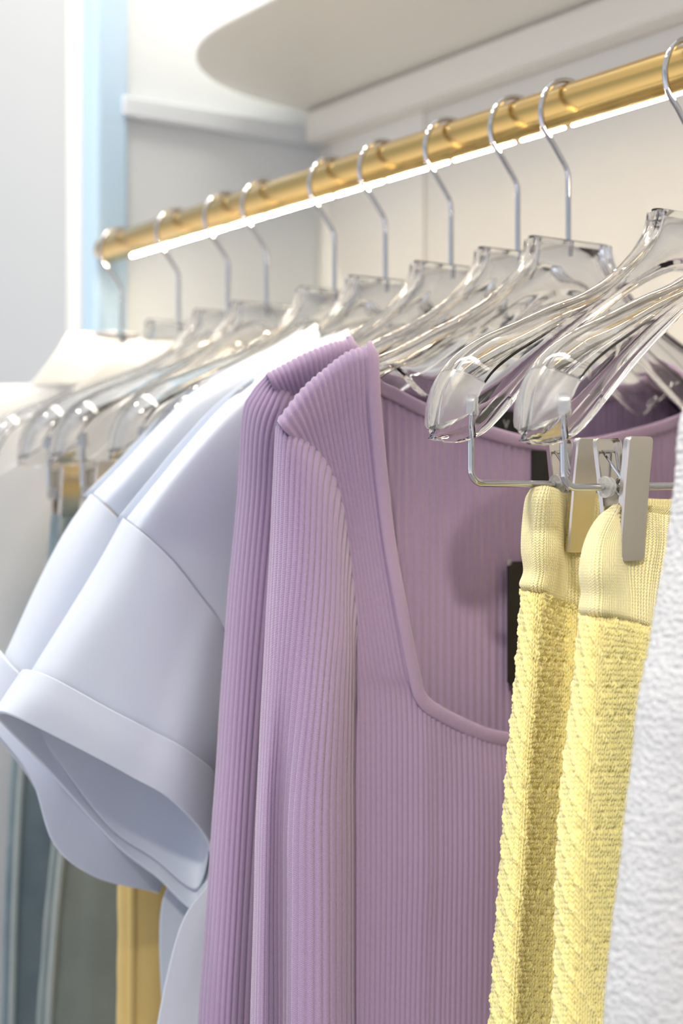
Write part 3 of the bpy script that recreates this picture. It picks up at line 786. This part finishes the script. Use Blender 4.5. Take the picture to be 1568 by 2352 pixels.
bodyA = [[(1203, 1352, -.005), (1220, 1356, .008), (1246, 1362, .012), (1270, 1370, .006), (1298, 1380, -.002), (1340, 1392, .001), (1382, 1400, .004)],
         [(1200, 1385, -.006), (1218, 1388, .011), (1240, 1394, .015), (1262, 1402, .006), (1296, 1412, -.003), (1340, 1420, .001), (1382, 1428, .004)],
         [(1188, 1560, -.006), (1207, 1560, .012), (1230, 1560, .017), (1252, 1560, .006), (1290, 1560, -.003), (1335, 1560, .001), (1382, 1560, .004)],
         [(1170, 1750, -.006), (1190, 1750, .012), (1214, 1750, .018), (1236, 1750, .006), (1280, 1750, -.003), (1330, 1750, .001), (1382, 1750, .004)],
         [(1157, 1950, -.006), (1178, 1950, .012), (1204, 1950, .019), (1226, 1950, .007), (1272, 1950, -.003), (1326, 1950, .002), (1382, 1950, .004)],
         [(1142, 2150, -.006), (1164, 2150, .012), (1190, 2150, .019), (1213, 2150, .007), (1262, 2150, -.003), (1322, 2150, .002), (1382, 2150, .004)],
         [(1131, 2352, -.006), (1153, 2352, .012), (1180, 2352, .019), (1204, 2352, .007), (1256, 2352, -.003), (1320, 2352, .002), (1382, 2352, .004)],
         [(1120, 2600, -.006), (1142, 2600, .012), (1170, 2600, .019), (1194, 2600, .007), (1250, 2600, -.003), (1318, 2600, .002), (1382, 2600, .004)]]
skirt('pale yellow knit skirt with ribbed waistband, the rear one beside the lilac sweater', XA, bandA, bodyA)

# ------------------------------------------------------------------ trousers and jeans on the far clip hangers
def hung_trousers(name, label, cat, X, left, mat, seam_mat, seed, grp, seam_u=.42):
    t = thing(name, label, cat, grp); t.location = (X, 0, 0)
    def P(o): o.location = (-X, 0, 0); return o
    G = []; seam = []
    for k, (px, py) in enumerate(left):
        q = atX(px, py, X); yl = q[1]; z = q[2]
        fr = [0, .06, .2, .35, .5, .65, .8, .94, 1]
        g = [(X + (.0 if i in (0, 8) else .012 + .006 * math.sin(i * 2.3 + seed + k * .25)), yl + (-2 * yl) * f, z) for i, f in enumerate(fr)]
        bk = [(X - .012, yl * f, z) for f in (-.9, -.45, 0, .45, .9)]
        G.append(g + bk)
    S = sheet(G, list(range(14)), lin(0, 14, 300), lin(0, len(G) - 1, 120), closed=True, disp=lambda R, L, Q: .0012 * smooth_noise(Q[..., 1] * 60, Q[..., 2] * 20, seed))
    P(cloth_obj('leg_panels', [S], mat, t, .0015))
    A = np.array(G)
    wv = catmull(len(G), lin(0, len(G) - 1, 60)); path = wv @ A[:, 1]
    e = wv @ A[:, 0]
    b = MB(); b.tube([tuple(q * .75 + p * .25 + np.array([.0045, -.0, 0])) for p, q in zip(path, e)], .0032, 8); P(b.make('side_seam', seam_mat, t))
    b = MB()
    p2 = wv @ (A[:, 2] * .35 + A[:, 3] * .65) + np.array([.0008, 0, 0])
    b.tube([tuple(p) for p in p2], .0011, 8); P(b.make('crease_seam', seam_mat, t))
    zt = G[0][0][2]
    yl = G[0][0][1]
    b = MB(); b.loft([[(X + s * w, y, z) for (s, y) in ((1, yl), (1, -yl), (-1, -yl), (-1, yl))] for z, w in ((zt - .034, .013), (zt - .030, .0135), (zt + .002, .0045), (zt + .004, .003))])
    P(b.make('waistband', mat, t, bevel=.001))
    return t
jg = 'jeans on clip hangers at the left'
hung_trousers('jeans', 'grey-blue washed jeans at the left edge, the farther pair', 'jeans', X3, [(122, 1190), (108, 1300), (75, 1500), (34, 1700), (14, 2000), (4, 2352), (-4, 2640)], M['denim'], M['denim_seam'], 1, jg)
hung_trousers('jeans', 'grey-green washed jeans hanging between the blue pair and yellow trousers', 'jeans', X4, [(200, 1190), (190, 1400), (152, 1700), (120, 1950), (101, 2150), (87, 2352), (74, 2640)], M['denim2'], M['denim_seam'], 2, jg)
hung_trousers('trousers', 'yellow trousers seen below the cuffed sleeves of the white t-shirts', 'trousers', X5, [(300, 1190), (296, 1400), (290, 1700), (277, 1950), (275, 2150), (273, 2352), (271, 2640)], M['mustard'], M['mustard'], 4, None)

# ------------------------------------------------------------------ far white shirts
def shirt(label, X, crest, sleeve_x, seed, collar):
    t = thing('white_shirt', label, 'shirt', 'white shirts at the far end of the rail'); t.location = (X, 0, 0)
    def P(o): o.location = (-X, 0, 0); return o
    rows = []
    pts = [atX(p[0], p[1], X) for p in crest]
    for (dx, dz, sp) in ((-.016, -.006, 1), (0, 0, 1), (.012, -.006, 1), (.018, -.03, 1.0), (.018, -.12, 1.02), (.02, -.25, 1.03), (.02, -.42, 1.03), (.02, -.62, 1.04)):
        row = []
        for k, q in enumerate(pts):
            f = k / (len(pts) - 1)
            zz = q[2] + dz if dz > -.05 else q[2] * (1 - min(1, -dz * 4)) + (1.36 + dz) * min(1, -dz * 4)
            if dz <= -.05: zz = min(zz, q[2] - .05)
            row.append((X + dx + .004 * math.sin(f * 9 + seed) * (dz < -.05), q[1] * sp, zz))
        rows.append(row)
    V = sheet(rows, list(range(len(pts))), lin(0, len(pts) - 1, 90), lin(0, len(rows) - 1, 100), disp=tee_disp(seed, .0014))
    P(cloth_obj('body', [V, mirror(V)], M['shirt'], t, .001))
    # folded collar: a stand round the neck and a flap with a point on each side
    tl, bl, tr, br = [atX(p[0], p[1], X + dx) for p, dx in zip(collar, (.006, .022, -.004, .018))]
    tr = (tr[0], -.004, tr[2]); br = (br[0], -.006, br[2])
    C = []
    for k in range(5):
        f = k / 4; A_ = np.array(tl) * (1 - f) + np.array(tr) * f; B_ = np.array(bl) * (1 - f) + np.array(br) * f
        C.append([tuple(A_ + np.array([-.006, .002, -.030])), tuple(A_ + np.array([-.003, 0, -.004])), tuple(A_ + np.array([.002, 0, .001])), tuple(A_ * .6 + B_ * .4 + np.array([.006, 0, 0])), tuple(B_)])
    C = [[C[j][i] for j in range(5)] for i in range(5)]
    K = sheet(C, list(range(5)), lin(0, 4, 40), lin(0, 4, 40))
    P(cloth_obj('collar', [K, mirror(K)], M['shirt'], t, .0016))
    # sleeves hanging from the shoulder ends
    q = pts[-1]; G = []
    for k, (dy, dz) in enumerate(((0, -.004), (-.020, -.03), (-.034, -.12), (-.042, -.25), (-.046, -.42), (-.05, -.58))):
        cy, cz = q[1] + dy + .012, q[2] + dz
        w = (.018, .034, .042, .042, .040, .038)[k]
        G.append([(X + .020 * math.cos(a) * (.7 if k == 0 else 1), cy + w * math.sin(a), cz - .03 * (math.sin(a) > .2) * (k == 0)) for a in [2 * PI * j / 10 for j in range(10)]])
    S = sheet(G, list(range(10)), lin(0, 10, 80), lin(0, 5, 60), closed=True, disp=tee_disp(seed + 1, .0012))
    for sd in (0, 1): P(cloth_obj('sleeve', [mirror(S) if sd else S], M['shirt'], t, .001))
    return t
shirt('white shirt at the very end of the rail with an upright collar', X1, [(205, 792), (160, 812), (110, 852), (70, 882), (30, 884), (-20, 890), (-80, 930)], 0, 3, ((152, 768), (68, 888), (252, 764), (235, 880)))
shirt('white collared shirt, second from the far end, in front of the farthest shirt', X2, [(330, 782), (290, 812), (220, 858), (150, 902), (80, 945), (0, 996), (-60, 1050)], 0, 8, ((288, 786), (160, 902), (400, 776), (385, 880)))

# ------------------------------------------------------------------ terry garment at the right edge
t = thing('terry_sweater', 'white fluffy terry garment cropped by the right edge of the picture', 'sweater'); t.location = (XW, 0, 0)
rows = []
for (px, py) in ((1640, 860), (1600, 905), (1575, 975), (1563, 1100), (1545, 1250), (1512, 1440), (1482, 1600), (1440, 1960), (1400, 2352), (1378, 2640)):
    q = atX(px, py, XW - .004)
    w = .02 if py < 900 else (.045 if py < 1000 else .072)
    f = [(XW - .004, q[1], q[2]), (XW + .014, q[1] + .006, q[2]), (XW + .026, q[1] + .022, q[2]), (XW + .024, q[1] + w * .7, q[2]), (XW + .012, q[1] + w, q[2]), (XW - .010, q[1] + w * .8, q[2]), (XW - .018, q[1] + .03, q[2]), (XW - .014, q[1] + .008, q[2])]
    rows.append(f)
S = sheet(rows, list(range(8)), lin(0, 8, 260), lin(0, len(rows) - 1, 320), closed=True, disp=lambda R, L, Q: .0009 * smooth_noise(Q[..., 1] * 900 + Q[..., 0] * 700, Q[..., 2] * 800, 4, 6, .6, 1.6) + .001 * smooth_noise(Q[..., 1] * 60, Q[..., 2] * 25, 6))
for sd in (0, 1):
    o = cloth_obj('sleeve', [mirror(S) if sd else S], M['terry'], t, .002); o.location = (-XW, 0, 0)
rows = []
for (z, w) in ((1.392, .07), (1.372, .13), (1.35, .165), (1.30, .165), (1.15, .16), (.95, .16), (.85, .16)):
    rows.append([(XW + .016 * math.cos(a), w * math.sin(a), z - .012 * abs(math.sin(a)) * (z > 1.36)) for a in [2 * PI * j / 16 for j in range(16)]])
S = sheet(rows, list(range(16)), lin(0, 16, 200), lin(0, len(rows) - 1, 120), closed=True)
o = cloth_obj('body', [S], M['terry'], t, .002); o.location = (-XW, 0, 0)

# ------------------------------------------------------------------ light
w = bpy.data.worlds.new('world'); scn.world = w; w.use_nodes = True
nt = w.node_tree; bg = nt.nodes['Background']
tc = N(nt, 'ShaderNodeTexCoord'); sp = N(nt, 'ShaderNodeSeparateXYZ'); nt.links.new(tc.outputs['Generated'], sp.inputs[0])
rp = N(nt, 'ShaderNodeValToRGB'); e = rp.color_ramp.elements
e[0].position = .36; e[0].color = (.93, .90, 1.0, 1); e[1].position = .60; e[1].color = (.38, .41, .46, 1)
mp = mth(nt, 'MULTIPLY_ADD', sp.outputs[2], .5, .5); nt.links.new(mp, rp.inputs[0]); nt.links.new(rp.outputs[0], bg.inputs[0])
bg.inputs[1].default_value = 1.04

def area(name, loc, target, size, power, col, sy=None, spread=180):
    l = bpy.data.lights.new(name, 'AREA'); l.energy = power; l.color = col; l.size = size
    if sy: l.shape = 'RECTANGLE'; l.size_y = sy
    else: l.shape = 'DISK'
    l.spread = math.radians(spread)
    o = bpy.data.objects.new(name, l); COL.objects.link(o); o.location = loc
    d = Vector(target) - Vector(loc); o.rotation_euler = d.to_track_quat('-Z', 'Y').to_euler()
    return o
area('overhead_fill', (-.05, -.42, 2.86), (-.05, -.1, 1.3), 1.5, 13.5, (1, .95, .84), .12)  # unseen overhead light, added to brighten the shoulders and upper area
area('ceiling_spot', (-.35, -.85, 2.85), (-.2, 0, 1.3), .09, 10, (1, .97, .84))
area('ceiling_spot', (.45, -.95, 2.85), (.2, 0, 1.3), .09, 1.5, (1, .92, .8))
area('shop_window', (-1.2, -3.1, 1.9), (0, 0, 1.3), 1.4, 5, (.45, .70, 1.0), 1.8)
sp_ = bpy.data.lights.new('skirt_fill_spot', 'SPOT'); sp_.energy = 90; sp_.color = (1, .93, .80); sp_.spot_size = math.radians(17); sp_.spot_blend = .7; sp_.shadow_soft_size = .05  # unseen narrow light, added to brighten the yellow skirts
so = bpy.data.objects.new('skirt_fill_spot', sp_); COL.objects.link(so); so.location = (1.6, -1.35, 2.3)
so.rotation_euler = (Vector((.43, -.16, 1.12)) - Vector(so.location)).to_track_quat('-Z', 'Y').to_euler()

# ------------------------------------------------------------------ camera
cam = bpy.data.cameras.new('camera'); co = bpy.data.objects.new('camera', cam); COL.objects.link(co)
co.location = CAM
d = Vector((-CS, SN, 0)); co.rotation_euler = d.to_track_quat('-Z', 'Y').to_euler()
cam.sensor_fit = 'VERTICAL'; cam.sensor_height = 36; cam.sensor_width = 24
cam.lens = FP / 2352 * 36
cam.clip_start = .02; cam.clip_end = 50
cam.dof.use_dof = True; cam.dof.focus_distance = .835; cam.dof.aperture_fstop = 6.2
scn.camera = co

cy = scn.cycles
cy.max_bounces = 12; cy.transmission_bounces = 12; cy.glossy_bounces = 5; cy.diffuse_bounces = 3; cy.use_adaptive_sampling = True; cy.adaptive_threshold = .02; cy.transparent_max_bounces = 16
cy.caustics_reflective = True; cy.caustics_refractive = True; cy.blur_glossy = .5
cy.sample_clamp_indirect = 6
scn.view_settings.view_transform = 'Standard'; scn.view_settings.look = 'None'
scn.view_settings.gamma = 1; scn.view_settings.use_curve_mapping = False
scn.view_settings.exposure = 0.27
